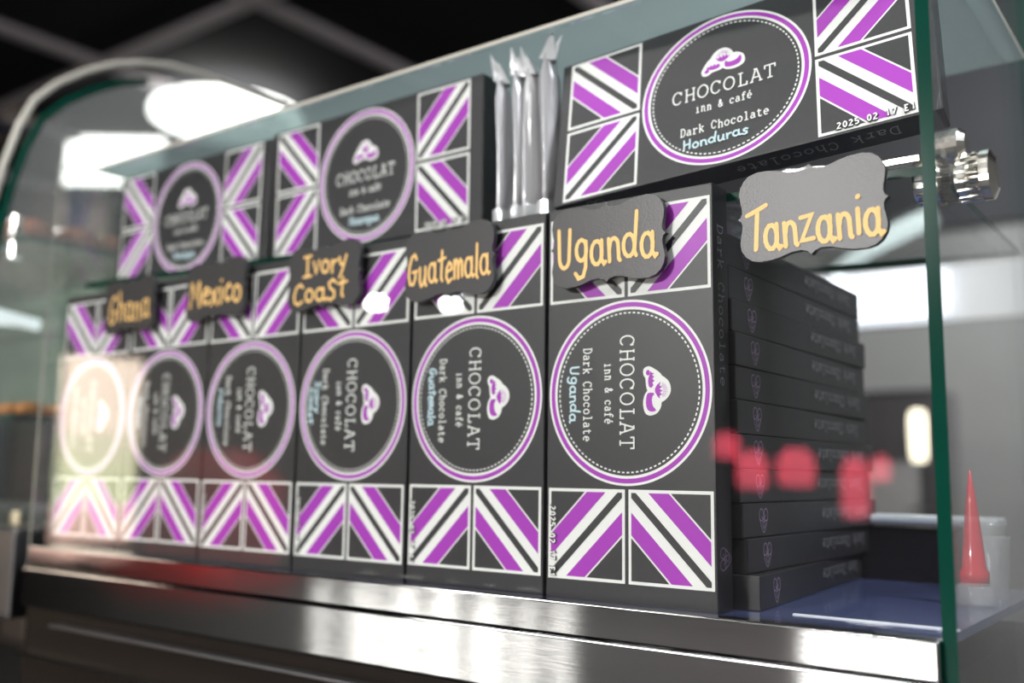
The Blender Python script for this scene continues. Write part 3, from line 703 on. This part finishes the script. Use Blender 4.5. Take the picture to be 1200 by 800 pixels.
mb = MB(); mb.lathe([(0, -1.8), (.25, -1.8), (.25, -1.72), (.04, -1.68), (.04, -.6), (0, -.6)], STEELD, (0, 0, 0), 'z', 16); obj('stem', mb, wl)

# ------------------------------------------------------------------ room shell
CEZ = 24.0
mb = MB(); mb.box((-90, -60, CEZ), (30, 75, CEZ + 1), CEILM); struct('ceiling', mb)
mb = MB(); mb.box((-90, -60, -14), (30, 75, -13), FLOORT); struct('floor', mb)
mb = MB(); mb.box((-90, 74, -13), (30, 75, CEZ), WALLD); struct('wall_back', mb)
mb = MB(); mb.box((-22, 44, -13), (30, 45, 12.3), WALLM); struct('wall_kitchen', mb)
mb = MB(); mb.box((-22, 43.6, 12.3), (30, 45, CEZ), WALLD); struct('wall_kitchen_upper', mb)
mb = MB(); mb.box((-91, -60, -13), (-90, 75, CEZ), WALLD); struct('wall_left', mb)
mb = MB(); mb.box((30, -60, -13), (31, 75, CEZ), WALLM); struct('wall_right', mb)
mb = MB(); mb.box((-90, -61, -13), (30, -60, CEZ), WALLM); struct('wall_front', mb)
n = 0
for x in (-75.6, -62.2, -48.6, -34.9, -21.4, -7.9):
    n += 1; mb = MB(); mb.box((x - .33, -40, CEZ - .5), (x + .33, 70, CEZ), BATTEN); struct('trim_%d' % n, mb)
for y in (-2.6, 11.0, 24.6, 38.2, 51.8, 65.4):
    n += 1; mb = MB(); mb.box((-88, y - .33, CEZ - .45), (20, y + .33, CEZ - .02), BATTEN); struct('trim_%d' % n, mb)
cp = empty('ceiling_column', (-77, 38.6, CEZ)); tag(cp, 'brown grey square column with a blue strip at upper left under the black ceiling', 'column')
mb = MB(); mb.box((-2.5, -2.1, -37), (2.1, 2.4, 0), COLUMN); obj('shaft', mb, cp)
mb = MB(); mb.box((2.2, -1.6, -37), (3.5, -.5, 0), BLUEP); obj('blue_conduit', mb, cp)
dl = empty('ceiling_lamp', (-47.6, 32.6, 22.5)); tag(dl, 'large round white ceiling lamp at upper left', 'lamp')
mb = MB(); mb.lathe([(0, 0), (4.4, 0), (4.7, .15), (4.7, .5), (0, .5)], LAMPW, (0, 0, 0), 'z', 48); obj('diffuser', mb, dl)
mb = MB(); mb.lathe([(0, .5), (.5, .5), (.5, 1.0), (0, 1.0)], BATTEN, (0, 0, 0), 'z', 16); obj('mount', mb, dl)
pw = empty('light_panel', (-65.0, 35.3, 23.4)); tag(pw, 'rectangular white light panel left of the round ceiling lamp', 'lamp')
mb = MB(); q = [(2.4, -5.0), (7.8, -.8), (-1.2, 4.8), (-7.4, .1)]
mb.add([(a, b, 0) for a, b in q] + [(a, b, .5) for a, b in q], [(3, 2, 1, 0), (4, 5, 6, 7), (0, 1, 5, 4), (1, 2, 6, 5), (2, 3, 7, 6), (3, 0, 4, 7)], LAMPW); obj('diffuser', mb, pw)

# ------------------------------------------------------------------ behind the viewer: what the front pane mirrors
def facing(name, loc, mb_fn, label, cat):
    e = empty(name, loc); tag(e, label, cat)
    d = Vector((-1.5, -0.1, 0.6)) - Vector(loc); e.rotation_euler = (0, 0, math.atan2(d.y, d.x) + PI / 2 + PI)
    mb_fn(e); return e
def shop_window(e):
    for z0, z1, m_ in ((1.9, 4.6, SKYG), (-0.7, 1.9, GARDEN), (-2.0, -0.7, PATIO)):
        mb = MB(); mb.box((-1.35, 0, z0), (1.35, .05, z1), m_); obj('pane', mb, e)
    mb = MB()
    for a, b in (((-1.5, -.1, -2.2), (-1.35, .1, 4.8)), ((1.35, -.1, -2.2), (1.5, .1, 4.8)), ((-1.5, -.1, 4.6), (1.5, .1, 4.8)), ((-1.5, -.1, -2.2), (1.5, .1, -2.0))): mb.box(a, b, COLUMN)
    obj('frame', mb, e)
facing('shop_window', (-30.3, -15.15, 0), shop_window, 'tall lit shop window mirrored in the glass over the leftmost box', 'window')
def red_glow(r, h, m_):
    def f(e):
        mb = MB(); mb.lathe([(0, -h), (r * .8, -h), (r, -h * .6), (r, h * .5), (r * .5, h), (0, h)], m_, (0, 0, 0), 'z', 24); obj('shade', mb, e, smooth=True)
        mb = MB(); mb.tube([(0, 0, h), (0, 0, CEZ - e.location.z / S)], 0.05, BLACK, 6); obj('cord', mb, e)
    return f
for (x, y, z), r, h, lb in (((-11.4, -27.3, 1.65), .42, .42, 'small red glow added to be mirrored on the spine of the Uganda box'),
                         ((-10.6, -27.55, .83),   .50, .62, 'red glow added to be mirrored at the near end of the flat stack'),
                         ((-9.25, -28.1, .93), .60, .62, 'red glow added to be mirrored in the middle of the flat stack'),
                         ((-7.45, -28.6, .30), .44, .98, 'tall narrow red glow added to be mirrored at the far end of the flat stack'),
                         ((-6.65, -28.8, .92), .30, .42, 'smallest red glow added to be mirrored just right of the flat stack')):
    facing('red_reflection_source', (x, y, z), red_glow(r, h, GLOWR), lb, 'lamp')  # unseen red glows added for the red reflections in the front pane
facing('red_reflection_source', (-27.0, -18.0, -1.0), red_glow(2.4, 2.3, GLOWR2), 'wide dull red glow added to be mirrored low over the left boxes', 'lamp')  # unseen glow added to tint the left boxes and ledge red
n = 0
for x, wd, m_ in ((-31.3, 0.7, STREAKG), (-28.6, 1.2, STREAKG), (-25.9, .5, STREAKG), (-23.8, .4, STREAKG), (-21.8, .8, STREAKG), (-7.6, 1.2, STREAKW), (-4.6, 1.5, STREAKW), (-2.6, 1.6, STREAKG)):
    n += 1; mb = MB(); mb.box((x - wd / 2, -30.1, -12.5), (x + wd / 2, -30.0, -4.4), m_); struct('streak_panel_%d' % n, mb)  # unseen glowing panels added to put bright streaks in the steel ledge
mb = MB(); mb.box((-58, -30.6, -13), (2, -30.15, -4.3), WALLM); struct('wall_reflector', mb)  # unseen low partition added to lighten the ledge's reflections
